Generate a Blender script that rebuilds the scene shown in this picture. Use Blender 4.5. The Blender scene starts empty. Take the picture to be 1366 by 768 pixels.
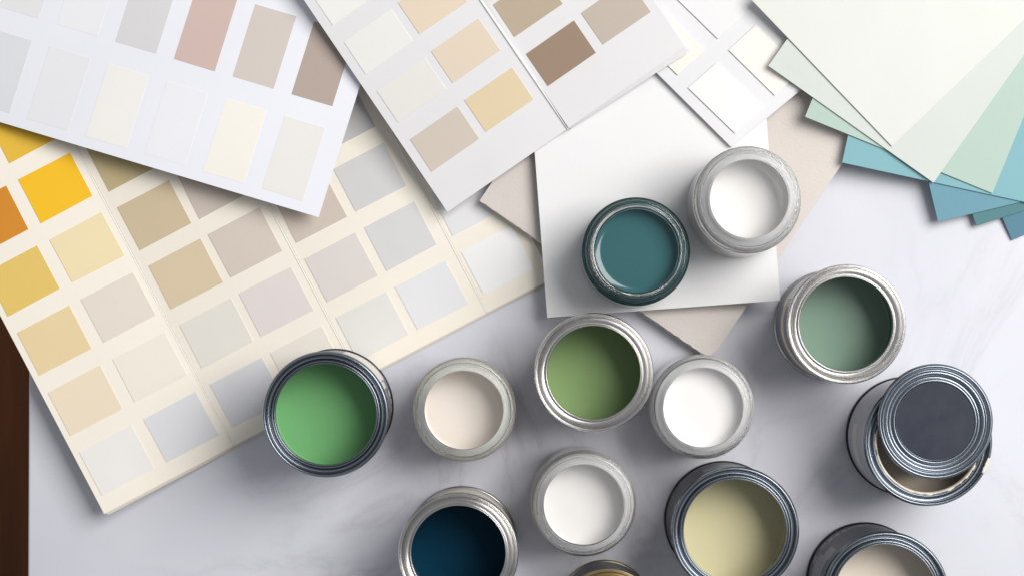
import bpy, math, random
from mathutils import Vector, Matrix, noise

random.seed(7)
R = math.radians
sc = bpy.context.scene
COL = sc.collection

# ------------------------------------------------------------------ camera
H = 1.333            # height of the lens above the tabletop (m)
K = 0.00052          # metres on the tabletop for one photo pixel
NX, NY = 702.0, 455.0   # the point of the photo straight below the lens


def P(px, py, z=0.0):
    s = K * (1.0 - z / H)
    return Vector(((px - NX) * s, -(py - NY) * s, z))


cam_d = bpy.data.cameras.new("camera")
cam = bpy.data.objects.new("camera", cam_d)
COL.objects.link(cam)
cam.location = (0, 0, H)
cam_d.sensor_width = 36.0
cam_d.lens = 36.0 * H / (1366 * K)
cam_d.shift_x = (683 - NX) / 1366.0
cam_d.shift_y = (NY - 384) / 1366.0
cam_d.clip_start = 0.01
cam_d.clip_end = 50
sc.camera = cam

# ------------------------------------------------------------------ light
world = bpy.data.worlds.new("World")
sc.world = world
world.use_nodes = True
bg = world.node_tree.nodes["Background"]
bg.inputs[0].default_value = (0.94, 0.96, 1.0, 1)
bg.inputs[1].default_value = 0.31


def area(name, loc, target, size, power, color, size_y=None):
    d = bpy.data.lights.new(name, 'AREA')
    d.shape = 'RECTANGLE'
    d.size = size
    d.size_y = size_y or size
    d.energy = power
    d.color = color
    o = bpy.data.objects.new(name, d)
    COL.objects.link(o)
    o.location = loc
    o.rotation_euler = (Vector(target) - Vector(loc)).to_track_quat('-Z', 'Y').to_euler()
    return o


area("window_light", (1.16, 0.63, 1.74), (0.0, 0.0, 0.0), 1.36, 57.0, (1.0, 0.98, 0.95), 1.40)

sc.view_settings.view_transform = 'Standard'
sc.view_settings.look = 'None'
sc.view_settings.exposure = 0.0
sc.view_settings.gamma = 1.0
sc.view_settings.use_curve_mapping = False
sc.cycles.use_denoising = True
sc.cycles.max_bounces = 14
sc.cycles.transmission_bounces = 10
sc.cycles.caustics_refractive = True
sc.cycles.sample_clamp_indirect = 40.0


# ------------------------------------------------------------------ materials
def lin(c):
    o = []
    for v in c:
        v = v / 255.0
        o.append(v / 12.92 if v <= 0.04045 else ((v + 0.055) / 1.055) ** 2.4)
    return o


MATS = {}


def new_mat(name):
    m = bpy.data.materials.new(name)
    m.use_nodes = True
    nt = m.node_tree
    return m, nt, nt.nodes["Principled BSDF"]


def noise_node(nt, scale, detail=4, rough=0.55, coord='Object', dist=0.0):
    tc = nt.nodes.new('ShaderNodeTexCoord')
    n = nt.nodes.new('ShaderNodeTexNoise')
    n.inputs['Scale'].default_value = scale
    n.inputs['Detail'].default_value = detail
    n.inputs['Roughness'].default_value = rough
    n.inputs['Distortion'].default_value = dist
    nt.links.new(tc.outputs[coord], n.inputs['Vector'])
    return n


def ramp(nt, src, stops):
    r = nt.nodes.new('ShaderNodeValToRGB')
    e = r.color_ramp.elements
    while len(e) < len(stops):
        e.new(0.5)
    for i, (p, c) in enumerate(stops):
        e[i].position = p
        e[i].color = (*c, 1)
    nt.links.new(src, r.inputs['Fac'])
    return r


def bump(nt, b, src, strength, dist):
    bp = nt.nodes.new('ShaderNodeBump')
    bp.inputs['Strength'].default_value = strength
    bp.inputs['Distance'].default_value = dist
    nt.links.new(src, bp.inputs['Height'])
    nt.links.new(bp.outputs['Normal'], b.inputs['Normal'])
    return bp


GAIN = 0.90


def paper(rgb, gain=GAIN, rough=0.75, grain=900, depth=0.00004, vary=0.018, strength=0.35):
    key = ('paper', tuple(rgb), gain, rough, grain, depth)
    if key in MATS:
        return MATS[key]
    m, nt, b = new_mat('paper')
    c = [min(0.9, v * gain) for v in lin(rgb)]
    n2 = noise_node(nt, 14, 4)
    r = ramp(nt, n2.outputs['Fac'], [(0.3, [v * (1 - vary) for v in c]), (0.7, [min(0.92, v * (1 + vary)) for v in c])])
    nt.links.new(r.outputs['Color'], b.inputs['Base Color'])
    b.inputs['Roughness'].default_value = rough
    b.inputs['Specular IOR Level'].default_value = 0.3
    n = noise_node(nt, grain, 3, 0.6)
    bump(nt, b, n.outputs['Fac'], strength, depth)
    MATS[key] = m
    return m


def metal(name, rgb, rough, streak=0.12):
    if name in MATS:
        return MATS[name]
    m, nt, b = new_mat(name)
    n = noise_node(nt, 40, 3, 0.5)
    r = ramp(nt, n.outputs['Fac'], [(0.25, [v * (1 - streak) for v in rgb]), (0.75, [min(1, v * (1 + streak)) for v in rgb])])
    nt.links.new(r.outputs['Color'], b.inputs['Base Color'])
    b.inputs['Metallic'].default_value = 1.0
    n2 = noise_node(nt, 35, 2, 0.5)
    mr = nt.nodes.new('ShaderNodeMapRange')
    mr.inputs['From Min'].default_value = 0.3
    mr.inputs['From Max'].default_value = 0.7
    mr.inputs['To Min'].default_value = rough * 0.85
    mr.inputs['To Max'].default_value = rough * 1.2
    nt.links.new(n2.outputs['Fac'], mr.inputs['Value'])
    nt.links.new(mr.outputs['Result'], b.inputs['Roughness'])
    MATS[name] = m
    return m


def paint_mat(rgb, gain=GAIN, rough=0.38, spec=0.25):
    if sum(rgb) < 160:
        spec = 0.07
    key = ('paint', tuple(rgb), gain, rough)
    if key in MATS:
        return MATS[key]
    m, nt, b = new_mat('paint')
    c = [min(0.90, v * gain) for v in lin(rgb)]
    n = noise_node(nt, 26, 3)
    r = ramp(nt, n.outputs['Fac'], [(0.3, [v * 0.98 for v in c]), (0.7, [min(0.9, v * 1.02) for v in c])])
    nt.links.new(r.outputs['Color'], b.inputs['Base Color'])
    b.inputs['Roughness'].default_value = rough
    b.inputs['Specular IOR Level'].default_value = spec
    bump(nt, b, n.outputs['Fac'], 0.10, 0.0010)
    MATS[key] = m
    return m


def plain(name, rgb, rough=0.5, metallic=0.0, spec=0.4, gain=GAIN):
    if name in MATS:
        return MATS[name]
    m, nt, b = new_mat(name)
    c = [v * gain for v in lin(rgb)]
    n = noise_node(nt, 120, 4)
    r = ramp(nt, n.outputs['Fac'], [(0.3, [v * 0.93 for v in c]), (0.7, [min(0.92, v * 1.05) for v in c])])
    nt.links.new(r.outputs['Color'], b.inputs['Base Color'])
    b.inputs['Roughness'].default_value = rough
    b.inputs['Metallic'].default_value = metallic
    b.inputs['Specular IOR Level'].default_value = spec
    MATS[name] = m
    return m


def glass_mat():
    if 'glass' in MATS:
        return MATS['glass']
    m, nt, b = new_mat('glass')
    b.inputs['Base Color'].default_value = (0.996, 1.0, 0.999, 1)
    b.inputs['Roughness'].default_value = 0.02
    b.inputs['IOR'].default_value = 1.42
    b.inputs['Transmission Weight'].default_value = 1.0
    MATS['glass'] = m
    return m


def marble_mat():
    m, nt, b = new_mat('marble')
    tc = nt.nodes.new('ShaderNodeTexCoord')
    cloud = noise_node(nt, 3.2, 6, 0.55, dist=0.4)
    rc = ramp(nt, cloud.outputs['Fac'], [(0.28, (0.575, 0.58, 0.64)), (0.46, (0.635, 0.64, 0.70)), (0.72, (0.69, 0.695, 0.75))])
    # veins: thin bands where a warped noise crosses its middle value
    warp = noise_node(nt, 4.2, 7, 0.62, dist=1.6)
    v = nt.nodes.new('ShaderNodeMath'); v.operation = 'SUBTRACT'; v.inputs[1].default_value = 0.5
    nt.links.new(warp.outputs['Fac'], v.inputs[0])
    va = nt.nodes.new('ShaderNodeMath'); va.operation = 'ABSOLUTE'
    nt.links.new(v.outputs[0], va.inputs[0])
    rv = ramp(nt, va.outputs[0], [(0.0, (1, 1, 1)), (0.012, (0.45, 0.45, 0.45)), (0.05, (0, 0, 0))])
    # veins fade in and out
    mask = noise_node(nt, 2.6, 3)
    rm = ramp(nt, mask.outputs['Fac'], [(0.40, (0, 0, 0)), (0.60, (1, 1, 1))])
    mul = nt.nodes.new('ShaderNodeMath'); mul.operation = 'MULTIPLY'
    nt.links.new(rv.outputs['Color'], mul.inputs[0])
    nt.links.new(rm.outputs['Color'], mul.inputs[1])
    mul2 = nt.nodes.new('ShaderNodeMath'); mul2.operation = 'MULTIPLY'; mul2.inputs[1].default_value = 0.36
    nt.links.new(mul.outputs[0], mul2.inputs[0])
    mix = nt.nodes.new('ShaderNodeMixRGB')
    nt.links.new(mul2.outputs[0], mix.inputs['Fac'])
    nt.links.new(rc.outputs['Color'], mix.inputs['Color1'])
    mix.inputs['Color2'].default_value = (0.36, 0.36, 0.40, 1)
    nt.links.new(mix.outputs['Color'], b.inputs['Base Color'])
    b.inputs['Roughness'].default_value = 0.42
    b.inputs['Specular IOR Level'].default_value = 0.35
    n = noise_node(nt, 160, 3)
    bump(nt, b, n.outputs['Fac'], 0.05, 0.0003)
    return m


def wood_mat():
    m, nt, b = new_mat('dark_wood')
    tc = nt.nodes.new('ShaderNodeTexCoord')
    mp = nt.nodes.new('ShaderNodeMapping')
    mp.inputs['Scale'].default_value = (14, 1.2, 1)
    nt.links.new(tc.outputs['Object'], mp.inputs['Vector'])
    n = nt.nodes.new('ShaderNodeTexNoise')
    n.inputs['Scale'].default_value = 3
    n.inputs['Detail'].default_value = 6
    nt.links.new(mp.outputs['Vector'], n.inputs['Vector'])
    r = ramp(nt, n.outputs['Fac'], [(0.3, (0.085, 0.030, 0.012)), (0.7, (0.17, 0.062, 0.024))])
    nt.links.new(r.outputs['Color'], b.inputs['Base Color'])
    b.inputs['Roughness'].default_value = 0.6
    b.inputs['Specular IOR Level'].default_value = 0.15
    return m


# ------------------------------------------------------------------ object helpers
def link_mesh(name, verts, faces, mat, parent=None, smooth=False, origin=None):
    me = bpy.data.meshes.new(name)
    if origin is not None:
        verts = [Vector(v) - Vector(origin) for v in verts]
    me.from_pydata([tuple(v) for v in verts], [], faces)
    me.validate()
    me.update()
    if smooth:
        for p in me.polygons:
            p.use_smooth = True
    me.materials.append(mat)
    o = bpy.data.objects.new(name, me)
    COL.objects.link(o)
    if parent is not None:
        o.parent = parent
    elif origin is not None:
        o.location = origin
    return o


def tag(o, label, cat, group=None):
    o['label'] = label
    o['category'] = cat
    if group:
        o['group'] = group
    return o


def thing(name, label, cat, loc, group=None):
    o = bpy.data.objects.new(name, None)
    o.empty_display_size = 0.02
    COL.objects.link(o)
    o.location = loc
    return tag(o, label, cat, group)


def lerp(a, b, t):
    return a + (b - a) * t


def sheet_geo(quad, zf, thick, nx=12, ny=12, jag=None):
    """quad: BL, BR, TR, TL in photo pixels; zf(px,py) = height of the top face."""
    V, F = [], []
    (ax, ay), (bx, by), (cx, cy), (dx, dy) = quad
    for side in (0, 1):
        for j in range(ny + 1):
            t = j / ny
            for i in range(nx + 1):
                s = i / nx
                x = lerp(lerp(ax, bx, s), lerp(dx, cx, s), t)
                y = lerp(lerp(ay, by, s), lerp(dy, cy, s), t)
                if jag:
                    ox, oy = jag(s, t, side)
                    x += ox
                    y += oy
                p = P(x, y, zf(x, y))
                p.z -= thick * side
                V.append(p)
    n1 = (nx + 1) * (ny + 1)
    idx = lambda i, j, side: side * n1 + j * (nx + 1) + i
    for j in range(ny):
        for i in range(nx):
            F.append((idx(i, j, 0), idx(i + 1, j, 0), idx(i + 1, j + 1, 0), idx(i, j + 1, 0)))
            F.append((idx(i, j + 1, 1), idx(i + 1, j + 1, 1), idx(i + 1, j, 1), idx(i, j, 1)))
    for i in range(nx):
        F.append((idx(i, 0, 1), idx(i + 1, 0, 1), idx(i + 1, 0, 0), idx(i, 0, 0)))
        F.append((idx(i, ny, 0), idx(i + 1, ny, 0), idx(i + 1, ny, 1), idx(i, ny, 1)))
    for j in range(ny):
        F.append((idx(0, j, 0), idx(0, j + 1, 0), idx(0, j + 1, 1), idx(0, j, 1)))
        F.append((idx(nx, j, 1), idx(nx, j + 1, 1), idx(nx, j + 1, 0), idx(nx, j, 0)))
    return V, F


def sheet(name, quad, zf, thick, mat, parent=None, root=None, nx=12, ny=12, jag=None, label=None, cat=None, group=None):
    V, F = sheet_geo(quad, zf, thick, nx, ny, jag)
    if root is None:
        c = sum(V, Vector()) / len(V)
        c.z = min(v.z for v in V)
        o = link_mesh(name, V, F, mat, None, origin=c)
        return tag(o, label, cat, group)
    return link_mesh(name, V, F, mat, parent or root, origin=root.location)


def frame(o, u, v):
    """local (a, b) in pixels along u and v from o -> photo pixel"""
    return lambda a, b: (o[0] + u[0] * a + v[0] * b, o[1] + u[1] * a + v[1] * b)


def rect(fr, u0, u1, v0, v1):
    return [fr(u0, v0), fr(u1, v0), fr(u1, v1), fr(u0, v1)]


def jitter_rect(fr, u0, u1, v0, v1, j=0.5):
    r = lambda: random.uniform(-j, j)
    return [fr(u0 + r(), v0 + r()), fr(u1 + r(), v0 + r()), fr(u1 + r(), v1 + r()), fr(u0 + r(), v1 + r())]


def bil(zs):
    """zs: list of (px,py,z) three points -> plane function"""
    (x0, y0, z0), (x1, y1, z1), (x2, y2, z2) = zs
    d = (x1 - x0) * (y2 - y0) - (x2 - x0) * (y1 - y0)
    def f(x, y):
        a = ((x - x0) * (y2 - y0) - (x2 - x0) * (y - y0)) / d
        b = ((x1 - x0) * (y - y0) - (x - x0) * (y1 - y0)) / d
        return z0 + a * (z1 - z0) + b * (z2 - z0)
    return f


def lathe_geo(profile, seg=96, closed=False):
    V, F = [], []
    rings = []
    for (r, z) in profile:
        if r < 1e-7:
            rings.append([len(V)])
            V.append(Vector((0, 0, z)))
        else:
            st = len(V)
            for s in range(seg):
                a = 2 * math.pi * s / seg
                V.append(Vector((r * math.cos(a), r * math.sin(a), z)))
            rings.append(list(range(st, st + seg)))
    pairs = list(zip(rings[:-1], rings[1:]))
    if closed:
        pairs.append((rings[-1], rings[0]))
    for A, B in pairs:
        for s in range(seg):
            t = (s + 1) % seg
            if len(A) == 1 and len(B) == 1:
                continue
            if len(A) == 1:
                F.append((A[0], B[t], B[s]))
            elif len(B) == 1:
                F.append((A[s], A[t], B[0]))
            else:
                F.append((A[s], A[t], B[t], B[s]))
    return V, F


def smooth_profile(pts, sub=4):
    """Catmull-Rom through the points"""
    out = []
    n = len(pts)
    for i in range(n - 1):
        p0 = pts[max(i - 1, 0)]; p1 = pts[i]; p2 = pts[i + 1]; p3 = pts[min(i + 2, n - 1)]
        for k in range(sub):
            t = k / sub
            q = []
            for d in (0, 1):
                q.append(0.5 * ((2 * p1[d]) + (-p0[d] + p2[d]) * t + (2 * p0[d] - 5 * p1[d] + 4 * p2[d] - p3[d]) * t * t
                                + (-p0[d] + 3 * p1[d] - 3 * p2[d] + p3[d]) * t ** 3))
            q[0] = max(q[0], 0.0)
            out.append(tuple(q))
    out.append(pts[-1])
    return out


def arc(cx, cz, r, a0, a1, n=8):
    return [(cx + r * math.cos(R(lerp(a0, a1, i / n))), cz + r * math.sin(R(lerp(a0, a1, i / n)))) for i in range(n + 1)]


def patch_geo(r, a0, a1, z0, z1, thick=0.00025, n=None):
    n = n or max(3, int(abs(a1 - a0) / 4))
    V, F = [], []
    for rr in (r + thick, r - 0.0001):
        for z in (z0, z1):
            for i in range(n + 1):
                a = R(lerp(a0, a1, i / n))
                V.append(Vector((rr * math.cos(a), rr * math.sin(a), z)))
    m = n + 1
    for i in range(n):
        F.append((i, i + 1, m + i + 1, m + i))
        F.append((2 * m + i, 3 * m + i, 3 * m + i + 1, 2 * m + i + 1))
        F.append((m + i, m + i + 1, 3 * m + i + 1, 3 * m + i))
        F.append((i, 2 * m + i, 2 * m + i + 1, i + 1))
    F.append((0, m, 3 * m, 2 * m))
    F.append((n, 2 * m + n, 3 * m + n, m + n))
    return V, F


# ------------------------------------------------------------------ setting
def build_setting():
    # marble slab, left edge just inside the frame, eased arris
    xl_top, xl_bot = P(40.5, 0).x, P(37.0, 768).x
    y0, y1 = -0.34, 0.42
    xr = 0.62
    th, e = 0.022, 0.0015
    slope = (xl_bot - xl_top) / (P(0, 768).y - P(0, 0).y)
    xat = lambda y: xl_top + slope * (y - P(0, 0).y)
    prof = [(e, 0.0), (e * 0.3, -e * 0.3), (0.0, -e), (0.0, -th)]
    V, F = [], []
    loops = []
    for (ins, z) in prof:
        st = len(V)
        V += [Vector((xat(y0) + ins, y0 + ins, z)), Vector((xr - ins, y0 + ins, z)), Vector((xr - ins, y1 - ins, z)), Vector((xat(y1) + ins, y1 - ins, z))]
        loops.append([st, st + 1, st + 2, st + 3])
    F.append(tuple(loops[0]))
    for A, B in zip(loops[:-1], loops[1:]):
        for s in range(4):
            t = (s + 1) % 4
            F.append((B[s], B[t], A[t], A[s]))
    F.append(tuple(reversed(loops[-1])))
    o = link_mesh('tabletop', V, F, marble_mat())
    o['kind'] = 'structure'
    fz = -0.74
    V = [Vector((-2.0, -1.6, fz)), Vector((1.6, -1.6, fz)), Vector((1.6, 1.8, fz)), Vector((-2.0, 1.8, fz))]
    f = link_mesh('floor', V, [(0, 1, 2, 3)], wood_mat())
    f['kind'] = 'structure'


build_setting()

# ------------------------------------------------------------------ cream folder with rows of chips
FO = (139.0, 685.0)
FU = (0.885, -0.4645)
FV = (-0.4645, -0.885)
ff = frame(FO, FU, FV)
CREASE = [0, 194, 386, 577.5, 770]
FZ = [0.0200, 0.0026, 0.0024, 0.0030, 0.0032]


def fold_local(x, y):
    dx, dy = x - FO[0], y - FO[1]
    return dx * FU[0] + dy * FU[1], dx * FV[0] + dy * FV[1]


def sstep(a, b, x):
    t = min(1, max(0, (x - a) / (b - a)))
    return t * t * (3 - 2 * t)


def fold_z(x, y):
    u, v = fold_local(x, y)
    z = FZ[-1]
    for i in range(4):
        if u <= CREASE[i + 1] or i == 3:
            t = (u - CREASE[i]) / (CREASE[i + 1] - CREASE[i])
            z = lerp(FZ[i], FZ[i + 1], t) + 0.0006 * math.sin(math.pi * min(1, max(0, t)))
            break
    return z + 0.0045 * sstep(180, 620, v)


def build_folder():
    root = thing('swatch_folder', 'large cream folding card of paint chips running from yellows to greys, overhanging the table edge', 'swatch folder', P(330, 430, 0.0))
    base = paper((246, 239, 226), gain=0.92)
    crease_m = paper((250, 246, 238))
    VTOP = 640
    # chip colours, rows from the bottom edge upwards
    chips = {
        0: ([(240, 237, 234), (240, 224, 198), (235, 213, 166), (232, 198, 108), (216, 140, 36), (222, 176, 48)],
            [(223, 224, 228), (240, 234, 222), (229, 221, 208), (241, 224, 180), (248, 194, 24), (232, 188, 60)]),
        1: ([(223, 224, 228), (235, 231, 222), (224, 205, 174), (212, 194, 162), (196, 180, 138), (180, 160, 120)],
            [(236, 230, 220), (230, 222, 219), (218, 206, 194), (208, 196, 186), (190, 175, 160), (190, 175, 160)]),
        2: ([(233, 231, 227), (227, 220, 215), (212, 200, 188), (205, 190, 175), (200, 186, 170)],
            [(233, 233, 236), (219, 219, 219), (214, 214, 214), (198, 198, 198), (190, 190, 190)]),
        3: ([(246, 246, 246), (232, 232, 234), (216, 217, 222), (205, 206, 210)],
            [(200, 188, 174), (196, 182, 168), (190, 176, 160), (180, 170, 158)]),
    }
    c0 = {0: (9, 105.5), 1: (11.5, 101.5), 2: (9, 98.5), 3: (6.5, 98)}
    for p in range(4):
        a, b = CREASE[p], CREASE[p + 1]
        g0 = 0 if p == 0 else 1.6
        g1 = 0 if p == 3 else 1.6
        pn = sheet('panel', rect(ff, a + g0, b - g1, 0, VTOP), fold_z, 0.0007, base, root=root, nx=10, ny=24)
        for ci in (0, 1):
            for ri, col in enumerate(chips[p][ci]):
                u0 = a + c0[p][ci]
                v0 = 22.5 + ri * (90.0 if p == 0 else 88.8) + (0.8 if (p == 0 and ci == 0) else 0)
                wch = 78 if p < 2 else 75.5
                q = jitter_rect(ff, u0, u0 + wch, v0, v0 + 65, 0.6)
                g = 0.90
                sheet('swatch', q, lambda x, y: fold_z(x, y) + 0.0004, 0.00045, paper(col, gain=g, rough=0.6), parent=pn, root=root, nx=2, ny=2)
        if p < 3:
            # the raised crease between two panels
            V, F = [], []
            nn = 30
            prof = [(-1.9, -0.0010), (-1.7, 0.0001), (-1.0, 0.0005), (-0.3, 0.0002), (0.1, -0.0002), (0.5, -0.0002), (0.9, 0.0002), (1.4, 0.0003), (1.9, -0.0010)]
            for j in range(nn + 1):
                v = VTOP * j / nn
                for (du, dz) in prof:
                    x, y = ff(b + du, v)
                    V.append(P(x, y, fold_z(*ff(b, v)) + dz))
            m = len(prof)
            for j in range(nn):
                for i in range(m - 1):
                    F.append((j * m + i, j * m + i + 1, (j + 1) * m + i + 1, (j + 1) * m + i))
            link_mesh('crease', V, F, crease_m, root, origin=root.location)
    # plies folded underneath
    back = paper((226, 218, 204))
    sheet('under_panel', rect(ff, 3, 765, -2.2, 560), lambda x, y: max(0.0016, fold_z(x, y) - 0.0012), 0.0006, back, root=root, nx=24, ny=10)
    sheet('under_panel', rect(ff, 5, 300, -3.6, 560), lambda x, y: max(0.0008, fold_z(x, y) - 0.0023), 0.0006, back, root=root, nx=16, ny=10)


build_folder()


# ------------------------------------------------------------------ white sheet, upper left
def build_white_card():
    o = (425.0, 290.0)
    u = (0.958, 0.286)
    v = (0.300, -0.954)
    fr = frame(o, u, v)
    zpl = bil([(425, 290, 0.0200), (-35, 153, 0.0240), (524, -25, 0.0270)])
    zf = lambda x, y: zpl(x, y)
    root = thing('swatch_card', 'white card with two rows of tall printed swatches, lying over the cream folder', 'swatch card', P(200, 100, 0.006))
    sheet('page', rect(fr, -500, 0, 0, 340), zf, 0.0006, paper((238, 239, 247), gain=0.96, rough=0.6), root=root, nx=16, ny=12)
    sheet('under_page', rect(fr, -500, -1.5, 1.5, 338), lambda x, y: zf(x, y) - 0.0011, 0.0005, paper((230, 230, 236)), root=root, nx=12, ny=8)
    low = [(236, 234, 230), (247, 243, 234), (240, 241, 246), (245, 243, 239), (237, 238, 241), (225, 228, 233)]
    up = [(181, 166, 156), (212, 203, 195), (211, 187, 179), (219, 218, 220), (240, 240, 244), (234, 234, 235)]
    for row, cols in enumerate((low, up)):
        for i, c in enumerate(cols):
            u1 = -27.0 - i * 81.7
            v0 = 14.8 + row * 132.0
            sheet('swatch', jitter_rect(fr, u1 - 57, u1, v0, v0 + 101.5, 0.3), lambda x, y: zf(x, y) + 0.00012, 0.00016,
                  paper(c, gain=0.95, rough=0.6), root=root, nx=2, ny=2)


build_white_card()


# ------------------------------------------------------------------ open booklet, top centre
def build_booklet():
    fr = frame((597.0, 283.0), (0.822, -0.570), (-0.561, -0.827))
    zl = bil([(597, 283, 0.0165), (757, 172, 0.0265), (361, -64, 0.0430)])
    zr = bil([(757, 172, 0.0285), (915, 63, 0.0365), (521, -175, 0.0440)])
    root = thing('swatch_booklet', 'open white booklet with chips in cream, gold and brown on both pages', 'swatch booklet', P(690, 100, 0.012))
    base = paper((234, 233, 235), gain=0.91, rough=0.65)
    base2 = paper((232, 231, 232), gain=0.90, rough=0.65)
    W = 194.7
    lp = sheet('page', rect(fr, 0, W - 1.2, 0, 430), zl, 0.0008, base, root=root, nx=8, ny=14)
    rp = sheet('page', rect(fr, W + 1.8, W + 191, 0, 430), zr, 0.0006, base2, root=root, nx=8, ny=14)
    # the leaves under the right page, each a little out of line
    for k in range(1, 5):
        q = [fr(W + 2 + k * 0.6, -0.6 * k), fr(W + 191 + 0.9 * k, -1.9 * k), fr(W + 191 + 1.5 * k, 428), fr(W + 2, 428)]
        sheet('leaf', q, (lambda kk: (lambda x, y: zr(x, y) - 0.0011 * kk))(k), 0.0005, base, root=root, nx=6, ny=8)
    # fold
    V, F = [], []
    prof = [(-2.0, -0.0011), (-1.4, 0.0003), (-0.2, 0.0011), (1.0, 0.0008), (1.9, -0.0001), (2.6, -0.0012)]
    nn = 20
    for j in range(nn + 1):
        v = 430 * j / nn - (0.8 if j == 0 else 0)
        for du, dz in prof:
            x, y = fr(W + du, v)
            V.append(P(x, y, zl(*fr(W, v)) + dz))
    m = len(prof)
    for j in range(nn):
        for i in range(m - 1):
            F.append((j * m + i, j * m + i + 1, (j + 1) * m + i + 1, (j + 1) * m + i))
    link_mesh('spine_fold', V, F, base, root, smooth=True, origin=root.location)
    c1 = [(216, 204, 191), (238, 236, 231), (243, 242, 237), (245, 245, 241), (243, 242, 237)]
    c2 = [(232, 212, 176), (234, 217, 196), (236, 219, 195), (236, 222, 200), (236, 224, 205)]
    for ri in range(5):
        sheet('swatch', jitter_rect(fr, 12.8, 89.8, 56.5 + 78.6 * ri, 108 + 78.6 * ri, 0.4), lambda x, y: zl(x, y) + 0.00035, 0.0004, paper(c1[ri], rough=0.6), parent=lp, root=root, nx=2, ny=2)
        sheet('swatch', jitter_rect(fr, 102, 179, 58.3 + 78.9 * ri, 109.5 + 78.9 * ri, 0.4), lambda x, y: zl(x, y) + 0.00035, 0.0004, paper(c2[ri], rough=0.6), parent=lp, root=root, nx=2, ny=2)
    c3 = [(158, 136, 116), (189, 172, 150), (200, 186, 168)]
    c4 = [(196, 184, 172), (200, 190, 178), (206, 197, 186)]
    for ri in range(3):
        sheet('swatch', jitter_rect(fr, 205, 282.5, 62 + 79 * ri, 113.5 + 79 * ri, 0.4), lambda x, y: zr(x, y) + 0.00035, 0.0004, paper(c3[ri], rough=0.6), parent=rp, root=root, nx=2, ny=2)
        sheet('swatch', jitter_rect(fr, 296.5, 374, 65 + 79 * ri, 116.5 + 79 * ri, 0.4), lambda x, y: zr(x, y) + 0.00035, 0.0004, paper(c4[ri], rough=0.6), parent=rp, root=root, nx=2, ny=2)


build_booklet()

# ------------------------------------------------------------------ beige board and white sheet under the jars
BOARD_Z = bil([(640, 268, 0.0130), (948, 479, 0.0115), (864, -80, 0.0150)])


def build_board():
    BL, BR = (640.0, 267.5), (948.5, 479.5)
    d = (0.557, -0.830)
    TR = (BR[0] + d[0] * 420, BR[1] + d[1] * 420)
    TL = (BL[0] + d[0] * 420, BL[1] + d[1] * 420)

    def jag(s, t, side):
        # deckled lower edge, worn corner
        k = max(0.0, 1 - t * 34)
        n = noise.noise(Vector((s * 60, side * 3.1, 0.0))) * 0.9 + noise.noise(Vector((s * 190, side * 7.7, 2.0))) * 0.7
        ox = -0.57 * n * k * 1.4
        oy = 0.82 * n * k * 1.4
        if s > 0.96 and k > 0:
            oy -= 5.0 * (s - 0.96) / 0.04 * k
            ox -= 1.5 * (s - 0.96) / 0.04 * k
        if side == 1 and t < 0.02:
            ox += -0.5
            oy += 0.9
        return ox, oy
    sheet('art_board', [BL, BR, TR, TL], BOARD_Z, 0.0022,
          paper((219, 211, 205), gain=0.88, grain=520, depth=0.00022, vary=0.03, strength=0.9), nx=110, ny=40, jag=jag,
          label='beige rough-textured board with a deckled edge, half under the big white sheet', cat='board')


build_board()
D_TOP = 0.0215


def build_white_sheet():
    sheet('white_board', [(730.0, 423.5), (1041.0, 400.5), (1011.0, 6.0), (700.0, 29.0)], lambda x, y: D_TOP, 0.0012,
          paper((246, 246, 247), gain=0.85, grain=500, depth=0.0001, vary=0.012), nx=10, ny=12,
          label='big plain white sheet carrying the teal jar and a white jar', cat='sheet')


build_white_sheet()


# ------------------------------------------------------------------ white chip card between the booklet and the fan
def build_white_chip_card():
    fr = frame((975.0, 196.0), (0.753, -0.658), (-0.709, -0.705))
    zf = bil([(975, 196, 0.0252), (1125, 64, 0.0262), (790, 12, 0.0264)])
    root = thing('chip_card', 'white card with white and ivory chips, wedged between the booklet and the pastel fan', 'swatch card', P(975, 90, 0.0150))
    base = paper((245, 245, 248), gain=0.79)
    sheet('page', rect(fr, 0, 205, 0, 270), zf, 0.0007, base, root=root, nx=8, ny=10)
    sheet('under_page', [fr(0.5, -0.6), fr(205, -4.5), fr(207, 268), fr(1, 268)], lambda x, y: zf(x, y) - 0.0012, 0.0006, base, root=root, nx=8, ny=8)
    sheet('under_page', [fr(1.0, -1.5), fr(205, -6.5), fr(207, 268), fr(1, 268)], lambda x, y: zf(x, y) - 0.0022, 0.0006, base, root=root, nx=8, ny=8)
    # each chip: left corner, bottom corner, right corner, top corner in the photo
    A = lambda l, b, r: [b, r, (r[0] + l[0] - b[0], r[1] + l[1] - b[1]), l]
    for l, b, r, c in [((918, 117.5), (980.5, 178), (1019, 144), (249, 249, 248)),
                       ((972, 67), (1033.5, 127.5), (1070, 94), (251, 248, 242)),
                       ((842, 40), (904, 100.5), (940.5, 68), (249, 246, 239)),
                       ((895, -9), (957.5, 52), (995.5, 18), (243, 243, 244))]:
        sheet('swatch', A(l, b, r), lambda x, y: zf(x, y) + 0.0010, 0.0006, paper(c, gain=0.84), root=root, nx=2, ny=2)


build_white_chip_card()


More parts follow.
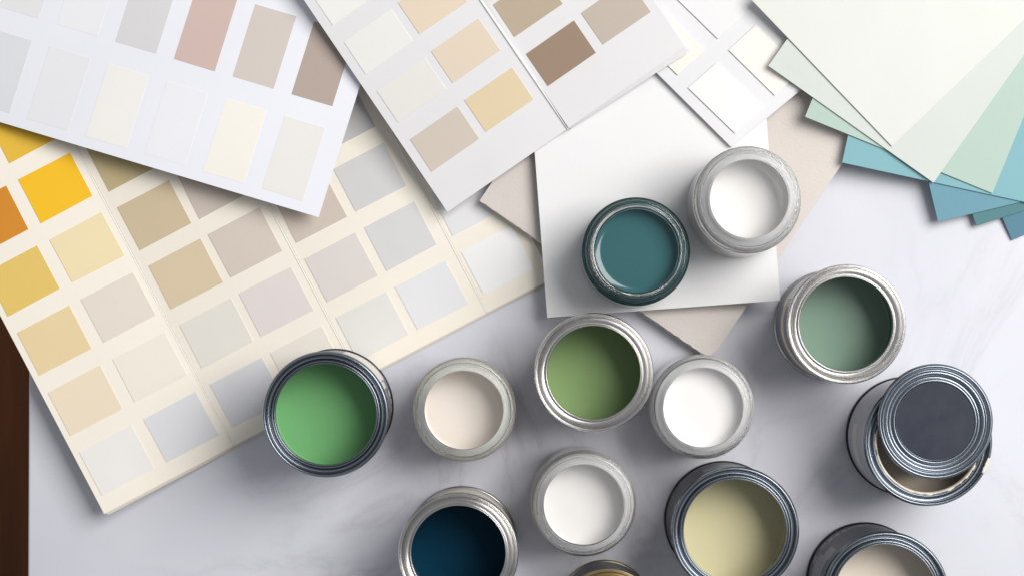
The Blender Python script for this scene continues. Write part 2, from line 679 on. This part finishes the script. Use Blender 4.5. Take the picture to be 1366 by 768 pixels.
# ------------------------------------------------------------------ fan of pastel sheets, upper right
def build_fan():
    def base_z(x, y):
        t = ((1366 - x) * 363 + (320 - y) * 320) / (363 ** 2 + 320 ** 2)
        t = max(0.0, t)
        return 0.0014 + 0.0290 * t

    # left corner, direction of the lower edge (deg, screen, clockwise positive), colour, label
    data = [
        ((1350.0, 320.5), -23, (96, 143, 163), 'steel blue sheet at the very bottom of the pastel fan'),
        ((1302.5, 301.5), -18, (92, 142, 148), 'dark teal sheet between two blue ones low in the pastel fan'),
        ((1251.5, 296.0), -13.5, (120, 170, 188), 'mid blue sheet in the fan, its corner resting on the marble'),
        ((1123.5, 217.0), 12.2, (144, 196, 205), 'light turquoise blue sheet in the fan, under the mint green one'),
        ((1074.0, 156.0), 22.2, (197, 220, 208), 'mint green sheet in the fan, above the turquoise one'),
        ((1025.0, 88.0), 35.3, (229, 236, 230), 'pale grey green sheet in the fan, second from the top'),
        ((1003.0, 0.5), 46.2, (246, 249, 243), 'off white sheet on top of the pastel fan'),
    ]
    for i, (c, a, col, lab) in enumerate(data):
        ca, sa = math.cos(R(a)), math.sin(R(a))
        fr = frame(c, (ca, sa), (sa, -ca))
        zf = (lambda k: (lambda x, y: base_z(x, y) + 0.0013 * k))(i)
        sheet('colour_sheet', rect(fr, 0, 270, 0, 400), zf, 0.0005, paper(col, gain=0.74 if i < 6 else 0.72, rough=0.65, grain=800), nx=14, ny=18,
              label=lab, cat='sheet', group='pastel sheets fanned out at the upper right')


build_fan()

# ------------------------------------------------------------------ paint cans
STEEL_DARK = metal('steel_dark', (0.25, 0.278, 0.315), 0.26, 0.03)
STEEL = metal('steel', (0.60, 0.59, 0.58), 0.26, 0.05)
STEEL_IN = metal('steel_inside', (0.42, 0.41, 0.40), 0.42)
GOLD = metal('gold_lacquer', (0.42, 0.35, 0.22), 0.32)
BLACKISH = plain('dark_flange', (38, 42, 48), rough=0.4)


def px2m(r, z):
    return r * K * (1 - z / H)


def can(name, label, centre, r_px, ri_px, h, paint_rgb, depth, mat, style, labels, base_z=0.0, tilt=None, group='open paint cans', paint_gain=GAIN, body_mat=None):
    """centre and radii are those of the rim in the photo"""
    ztop = base_z + h
    Ro = px2m(r_px, ztop)
    Ri = px2m(ri_px, ztop)
    Rb = Ro - 0.0022
    top = P(centre[0], centre[1], ztop)
    rot = Matrix.Identity(3)
    if tilt:
        axis, ang = tilt
        rot = Matrix.Rotation(ang, 3, Vector(axis))
    base = top - rot @ Vector((0, 0, h))
    if tilt:
        base.z = base_z
    root = thing(name, label, 'paint can', base, group)
    root.rotation_euler = rot.to_euler()
    # wall, inside and outside, with floor
    wall = [(0, 0.0022), (Rb - 0.003, 0.0022), (Rb, 0.0024), (Rb, h - 0.0075), (Rb - 0.0007, h - 0.0068), (Rb - 0.0003, h - 0.004),
            (Rb - 0.0010, h - 0.0038), (Rb - 0.0010, 0.0032), (0, 0.0032)]
    V, F = lathe_geo(wall, 96)
    link_mesh('wall', V, F, body_mat or STEEL_IN, root, smooth=True)
    root.children[-1].data.set_sharp_from_angle(angle=R(40))
    # bottom seam
    fl = arc(Rb - 0.0004, 0.0016, 0.0016, -90, 90, 6) + [(Rb - 0.004, 0.0030), (Rb - 0.004, 0.0008)]
    V, F = lathe_geo(fl, 96, closed=True)
    link_mesh('bottom_seam', V, F, BLACKISH if style == 'dark' else mat, root, smooth=True)
    # rim
    w = Ro - Ri
    if style == 'dark':
        prof = [(Rb - 0.0004, h - 0.0048), (Ro - 0.0002, h - 0.0034), (Ro, h - 0.0020), (Ro - 0.0007, h - 0.0006), (Ro - 0.0016, h - 0.0002),
                (Ro - 0.0024, h - 0.0012), (Ro - 0.0026, h - 0.0034), (Ro - 0.0034, h - 0.0044), (Ro - 0.0048, h - 0.0044),
                (Ro - 0.0054, h - 0.0030), (Ro - 0.0060, h - 0.0014), (Ro - 0.0068, h - 0.0012), (Ro - 0.0072, h - 0.0022),
                (Ri + 0.0008, h - 0.0016), (Ri + 0.0002, h - 0.0018), (Ri, h - 0.0030), (Ri + 0.0001, h - 0.0068), (Ri + 0.0008, h - 0.0072)]
    else:
        prof = [(Rb - 0.0004, h - 0.0052), (Ro - 0.0002, h - 0.0036), (Ro, h - 0.0024), (Ro - 0.0004, h - 0.0010), (Ro - 0.0009, h - 0.0006),
                (Ro - 0.0013, h - 0.0012), (Ro - 0.0017, h - 0.0008), (Ro - 0.0022, h - 0.0010), (Ro - 0.0026, h - 0.0021),
                (Ro - 0.0032, h - 0.0032), (Ro - 0.0044, h - 0.0044), (Ro - 0.0058, h - 0.0052), (Ri + 0.0018, h - 0.0053), (Ri + 0.0012, h - 0.0040), (Ri + 0.0006, h - 0.0032), (Ri + 0.0001, h - 0.0036),
                (Ri, h - 0.0046), (Ri + 0.0001, h - 0.0074), (Ri + 0.0008, h - 0.0078)]
    last = prof[-1]
    prof = smooth_profile(prof, 5) + [(Rb - 0.0012, last[1] + 0.0008), (Rb - 0.0012, last[1] + 0.0014)]
    V, F = lathe_geo(prof, 224)
    link_mesh('rim', V, F, mat, root, smooth=True)
    # paint
    lev = h - depth
    Rp = Rb - 0.0011
    pp = [(0, lev), (Rp * 0.5, lev), (Rp - 0.003, lev), (Rp - 0.001, lev + 0.0002), (Rp, lev + 0.0009), (Rp, 0.0034), (0, 0.0034)]
    V, F = lathe_geo(pp, 96)
    link_mesh('paint', V, F, paint_mat(paint_rgb, paint_gain), root, smooth=True)
    # paint film left on the inner wall
    film = [(Rp + 0.0000, lev + 0.0006), (Rp + 0.0000, lev + 0.0060), (Rp - 0.00035, lev + 0.0052), (Rp - 0.00035, lev + 0.0006)]
    V, F = lathe_geo(film, 96, closed=True)
    link_mesh('paint_film', V, F, paint_mat(paint_rgb, paint_gain), root, smooth=True)
    # paper label wrapped round the wall with its printed blocks
    lab = None
    for k, (a0, a1, z0, z1, m) in enumerate(labels):
        V, F = patch_geo(Rb, a0, a1, z0, z1, 0.00022 + 0.0001 * min(k, 1))
        o = link_mesh('label' if k == 0 else 'printed_block', V, F, m, root if k == 0 else lab, smooth=False)
        if k == 0:
            lab = o
    return root, base, Ro, Ri, h


L_DGREY = plain('label_dark', (82, 84, 90), 0.42)
L_GREY = plain('label_grey', (140, 142, 148), 0.4)
L_MID = plain('label_mid', (206, 208, 215), 0.4)
L_SILVER = plain('label_silver', (196, 197, 200), 0.35, metallic=0.6)
L_WHITE = plain('label_white', (238, 235, 228), 0.5)
L_CREAM = plain('label_cream', (232, 220, 200), 0.5)
L_TAN = plain('label_tan', (206, 180, 150), 0.5)
L_BLUE = plain('label_slate', (92, 98, 112), 0.45)

HC = 0.080
can('paint_can', 'green paint in a dark steel can at the edge of the cream folder', (434.2, 552.6), 84.5, 67.3, HC, (120, 184, 120), 0.036, STEEL_DARK, 'dark',
    [(0, 359.9, 0.006, 0.071, L_GREY), (30, 78, 0.012, 0.060, L_WHITE), (22, 29, 0.026, 0.046, L_WHITE), (12, 18, 0.010, 0.020, L_WHITE), (4, 9, 0.008, 0.013, L_WHITE), (14, 20, 0.022, 0.030, L_DGREY), (-4, 1, 0.008, 0.013, L_WHITE), (-50, 20, 0.006, 0.009, L_DGREY)],
    tilt=((0.885, 0.4645, 0), 0.036), body_mat=STEEL_DARK)
can('paint_can', 'leaf green paint in a bright silver can, just below the white sheet', (792.2, 496.8), 79.8, 62.2, HC, (130, 158, 103), 0.042, STEEL, 'silver',
    [(0, 359.9, 0.006, 0.071, L_SILVER), (150, 260, 0.030, 0.038, L_TAN)])
can('paint_can', 'greyish sage green paint in a silver can on the right', (1130.0, 432.0), 79.8, 62.5, HC, (122, 150, 133), 0.038, STEEL, 'silver',
    [(0, 359.9, 0.006, 0.071, L_GREY), (120, 160, 0.030, 0.060, L_WHITE), (158, 285, 0.034, 0.046, L_CREAM), (152, 161, 0.040, 0.068, L_TAN)])
can('paint_can', 'dark navy blue paint in a silver can at the bottom edge', (611.2, 737.6), 80.4, 62.8, HC, (4, 50, 72), 0.046, STEEL, 'silver',
    [(0, 359.9, 0.006, 0.071, L_SILVER), (15, 120, 0.022, 0.042, L_CREAM), (10, 48, 0.050, 0.058, L_TAN), (-20, 40, 0.010, 0.020, L_DGREY)])
can('paint_can', 'pale yellow cream paint in a dark steel can, bottom right of centre', (980.9, 707.6), 85.7, 68.3, HC, (216, 208, 166), 0.037, STEEL_DARK, 'dark',
    [(0, 359.9, 0.006, 0.071, L_DGREY), (72, 116, 0.030, 0.050, L_GREY), (68, 88, 0.030, 0.033, L_WHITE)], body_mat=STEEL_DARK)
lidded = can('paint_can', 'dark steel can of beige paint with its lid lying across the top', (1238.7, 588.8), 86.0, 68.5, HC, (226, 212, 194), 0.034, STEEL_DARK, 'dark',
    [(0, 359.9, 0.006, 0.071, L_MID), (166, 246, 0.024, 0.037, L_WHITE), (85, 150, 0.050, 0.068, L_SILVER)], body_mat=STEEL_DARK)
can('paint_can', 'beige paint in a dark steel can cut off by the bottom right edge', (1181.8, 794.2), 85.5, 68.0, HC, (238, 226, 210), 0.032, STEEL_DARK, 'dark',
    [(0, 359.9, 0.006, 0.071, L_DGREY), (148, 178, 0.020, 0.052, L_GREY), (136, 149, 0.036, 0.058, L_GREY), (128, 134, 0.012, 0.020, L_GREY), (120, 125, 0.012, 0.020, L_GREY), (112, 117, 0.012, 0.020, L_GREY),
     (138, 150, 0.018, 0.026, L_BLUE), (90, 110, 0.012, 0.016, L_GREY), (136, 144, 0.010, 0.016, L_GREY), (152, 160, 0.010, 0.018, L_GREY)] +
    [(150, 177, 0.022 + 0.0045 * i, 0.0230 + 0.0045 * i, L_BLUE) for i in range(6)], body_mat=STEEL_DARK)
can('paint_can', 'small gold rimmed can only just showing at the bottom edge', (812.0, 824.0), 66.6, 52.5, 0.062, (40, 38, 36), 0.022, GOLD, 'silver', [(0, 359.9, 0.006, 0.050, L_DGREY)])


# spilled paint round the mouth of the lidded can, as parts of that can
def rim_drips():
    root, base, Ro, Ri, h = lidded
    m = paint_mat((238, 228, 212))
    V, F = [], []
    n = 220
    a0, a1 = 150, 400
    for i in range(n + 1):
        a = R(lerp(a0, a1, i / n))
        q = noise.noise(Vector((math.cos(a) * 9, math.sin(a) * 9, 0.3))) + 0.6 * noise.noise(Vector((math.cos(a) * 30, math.sin(a) * 30, 1.3)))
        wdt = max(0.0001, 0.0006 + 0.0010 * q)
        for (r, z) in [(Ri - 0.0003, h - 0.0062), (Ri - 0.0004, h - 0.0030), (Ri + 0.0002, h - 0.0013), (Ri + 0.0004 + wdt * 0.5, h - 0.0010), (Ri + 0.0006 + wdt, h - 0.0022)]:
            V.append(Vector((r * math.cos(a), r * math.sin(a), z)))
    for i in range(n):
        for k in range(4):
            F.append((i * 5 + k, i * 5 + k + 1, (i + 1) * 5 + k + 1, (i + 1) * 5 + k))
    link_mesh('paint_drip', V, F, m, root, smooth=True)
    # a smear on the outer bead
    V, F = [], []
    n = 20
    for i in range(n + 1):
        t = i / n
        a = R(lerp(-34, -12, t))
        w = math.sin(math.pi * t) * (0.6 + 0.4 * noise.noise(Vector((t * 9, 0, 0))))
        for (dr, z) in [(0.0003, h - 0.0040), (0.0004, h - 0.0022), (-0.0005, h - 0.0001), (-0.0016, h + 0.0001), (-0.0016 - 0.0012 * w, h - 0.0004)]:
            zz = z if w > 0.25 else z - 0.0012
            rr = Ro + dr if w > 0.25 else Ro + dr - 0.0005
            V.append(Vector((rr * math.cos(a), rr * math.sin(a), zz)))
    for i in range(n):
        for k in range(4):
            F.append((i * 5 + k, i * 5 + k + 1, (i + 1) * 5 + k + 1, (i + 1) * 5 + k))
    link_mesh('paint_drip', V, F, m, root, smooth=True)


    # a pale fleck floating on the paint
    V, F = [Vector((0, 0, 0.0004))], []
    rs = [1.0, 0.35, 0.75, 0.3, 1.1, 0.3, 0.6, 0.35]
    for i, q in enumerate(rs):
        a = 2 * math.pi * i / len(rs) + 0.4
        V.append(Vector((math.cos(a) * q * 0.0026, math.sin(a) * q * 0.0026, 0.0)))
    for i in range(len(rs)):
        F.append((0, 1 + i, 1 + (i + 1) % len(rs)))
    c = P(1212.5, 592, HC - 0.034) - base
    c.z = HC - 0.034 + 0.0003
    link_mesh('paint_fleck', [v + c for v in V], F, m, root)


rim_drips()


def can_lid():
    z0 = HC - 0.0001
    c = P(1248.0, 562.0, z0 + 0.005)
    c.z = z0
    root = thing('can_lid', 'round dark slate metal lid resting on the beige paint can', 'lid', c)
    Rl = px2m(77.2, z0 + 0.004)
    hh = 0.0062
    Rp = px2m(52.5, z0 + 0.004)
    prof = [(Rp - 0.0006, 0.0026), (Rp, 0.0029), (Rp + 0.0005, 0.0036), (Rp + 0.0011, 0.0039), (Rp + 0.0018, 0.0036), (Rp + 0.0027, 0.0028),
            (Rp + 0.0036, 0.0026), (Rp + 0.0046, 0.0036), (Rp + 0.0056, 0.0045), (Rp + 0.0066, 0.0045), (Rp + 0.0074, 0.0037),
            (Rl - 0.0038, 0.0034), (Rl - 0.0030, 0.0044), (Rl - 0.0020, 0.0055), (Rl - 0.0011, 0.0054), (Rl - 0.0002, 0.0042), (Rl, 0.0030), (Rl - 0.0006, 0.0014), (Rl - 0.0018, 0.0008), (Rl - 0.003, 0.0012)]
    prof = list(reversed(smooth_profile(prof, 5)))
    under = [(Rl - 0.004, 0.0024), (Rp + 0.006, 0.0020), (Rp + 0.003, 0.0012), (Rp, 0.0010), (Rp - 0.0006, 0.0016)]
    V, F = lathe_geo(list(reversed(under)) + prof, 128)
    link_mesh('lid_ring', V, F, STEEL_DARK, root, smooth=True)
    m, nt, b = new_mat('lid_panel')
    n = noise_node(nt, 90, 5)
    r = ramp(nt, n.outputs['Fac'], [(0.3, (0.032, 0.036, 0.052)), (0.7, (0.044, 0.049, 0.066))])
    nt.links.new(r.outputs['Color'], b.inputs['Base Color'])
    b.inputs['Roughness'].default_value = 0.5
    b.inputs['Specular IOR Level'].default_value = 0.12
    tc = nt.nodes.new('ShaderNodeTexCoord')
    mp = nt.nodes.new('ShaderNodeMapping')
    mp.inputs['Rotation'].default_value = (0, 0, R(-40))
    mp.inputs['Scale'].default_value = (60, 1600, 1)
    nt.links.new(tc.outputs['Object'], mp.inputs['Vector'])
    n3 = nt.nodes.new('ShaderNodeTexNoise')
    n3.inputs['Scale'].default_value = 1
    nt.links.new(mp.outputs['Vector'], n3.inputs['Vector'])
    bump(nt, b, n3.outputs['Fac'], 0.25, 0.0001)
    V, F = lathe_geo([(0, 0.0012), (Rp - 0.0005, 0.0012), (Rp - 0.0002, 0.0027), (Rp - 0.001, 0.00275), (Rp * 0.6, 0.0026), (0, 0.0026)], 96)
    o = link_mesh('lid_panel', V, F, m, root, smooth=True)
    o.data.set_sharp_from_angle(angle=R(40))


can_lid()


# ------------------------------------------------------------------ glass jars
def jar(label, centre, r_px, ri_px, rb_px, h, rgb, depth, base_z=0.0, gain=GAIN, film=0.0042, gap=0.0, film_rgb=None):
    ztop = base_z + h
    Rr = px2m(r_px, ztop)
    Ri = px2m(ri_px, ztop)
    Rb = px2m(rb_px, base_z + h * 0.5)
    c = P(centre[0], centre[1], ztop)
    c.z = base_z
    root = thing('paint_jar', label, 'paint jar', c, 'open glass jars of paint')
    outer = [(0, 0.0012), (Rb * 0.55, 0.0010), (Rb * 0.80, 0.0), (Rb - 0.0035, 0.0003), (Rb - 0.0012, 0.0020), (Rb, 0.0055), (Rb, h * 0.4), (Rb, h - 0.016),
             (Rb - 0.0006, h - 0.0125), (Rr - 0.0008, h - 0.0110), (Rr - 0.0016, h - 0.0095),
             (Rr - 0.0012, h - 0.0078), (Rr - 0.0002, h - 0.0066), (Rr, h - 0.0052), (Rr - 0.0008, h - 0.0038), (Rr - 0.0018, h - 0.0034),
             (Rr - 0.0026, h - 0.0036), (Rr - 0.0033, h - 0.0024), (Rr - 0.0042, h - 0.0019), (Ri + 0.0032, h - 0.0018),
             (Ri + 0.0026, h - 0.0007), (Ri + 0.0016, h), (Ri + 0.0006, h - 0.0003), (Ri, h - 0.0014)]
    inner = [(Ri, h - 0.0034), (Ri + 0.0006, h - 0.0050), (Rr - 0.0052, h - 0.0064), (Rr - 0.0038, h - 0.0085), (Rr - 0.0036, h - 0.013), (Rb - 0.0034, h - 0.018), (Rb - 0.0034, 0.012),
             (Rb - 0.006, 0.006), (Rb * 0.7, 0.0048), (0, 0.0052)]
    V, F = lathe_geo(smooth_profile(outer + inner, 6), 256)
    link_mesh('glass', V, F, glass_mat(), root, smooth=True)
    # paint, seated a hair into the glass so no air shows between them
    e = 0.0002
    lev = h - depth
    inr = [(max(r + e, 0.0), z if i < 7 else z - e) for i, (r, z) in enumerate(inner)]
    inr[-1] = (0, inr[-1][1])
    sm = [q for q in smooth_profile(inr, 4) if q[1] <= lev + 0.003]
    rt = sm[0][0]
    pp = [(0, lev), (rt * 0.5, lev), (rt - 0.0082, lev)] + [(rt - 0.0080 + 0.0010 * i, lev + 0.0032 * (i / 8) ** 2.2) for i in range(1, 9)] + sm
    V, F = lathe_geo(pp, 96)
    link_mesh('paint', V, F, paint_mat(rgb, gain, 0.13, 0.5), root, smooth=True)
    up = [(q[0] - gap, q[1]) for q in smooth_profile(inr, 4) if lev - 0.0005 <= q[1] <= h - film]
    if len(up) > 2:
        fl = up + [(q[0] - 0.0005, q[1]) for q in reversed(up)]
        V, F = lathe_geo(fl, 256, closed=True)
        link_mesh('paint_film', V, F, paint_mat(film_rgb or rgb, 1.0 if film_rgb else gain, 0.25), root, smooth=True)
    return root


WHITE = (248, 246, 245)
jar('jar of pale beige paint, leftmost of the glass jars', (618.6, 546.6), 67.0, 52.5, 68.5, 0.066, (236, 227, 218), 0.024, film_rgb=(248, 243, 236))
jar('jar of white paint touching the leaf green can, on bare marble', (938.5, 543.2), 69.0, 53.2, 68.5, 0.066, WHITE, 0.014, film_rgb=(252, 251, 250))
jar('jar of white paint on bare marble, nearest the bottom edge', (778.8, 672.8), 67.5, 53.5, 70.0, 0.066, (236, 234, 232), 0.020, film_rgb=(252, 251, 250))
jar('jar of teal paint standing on the white sheet', (849.8, 334.4), 68.5, 56.0, 71.5, 0.062, (56, 102, 107), 0.012, base_z=D_TOP, gap=0.0005)
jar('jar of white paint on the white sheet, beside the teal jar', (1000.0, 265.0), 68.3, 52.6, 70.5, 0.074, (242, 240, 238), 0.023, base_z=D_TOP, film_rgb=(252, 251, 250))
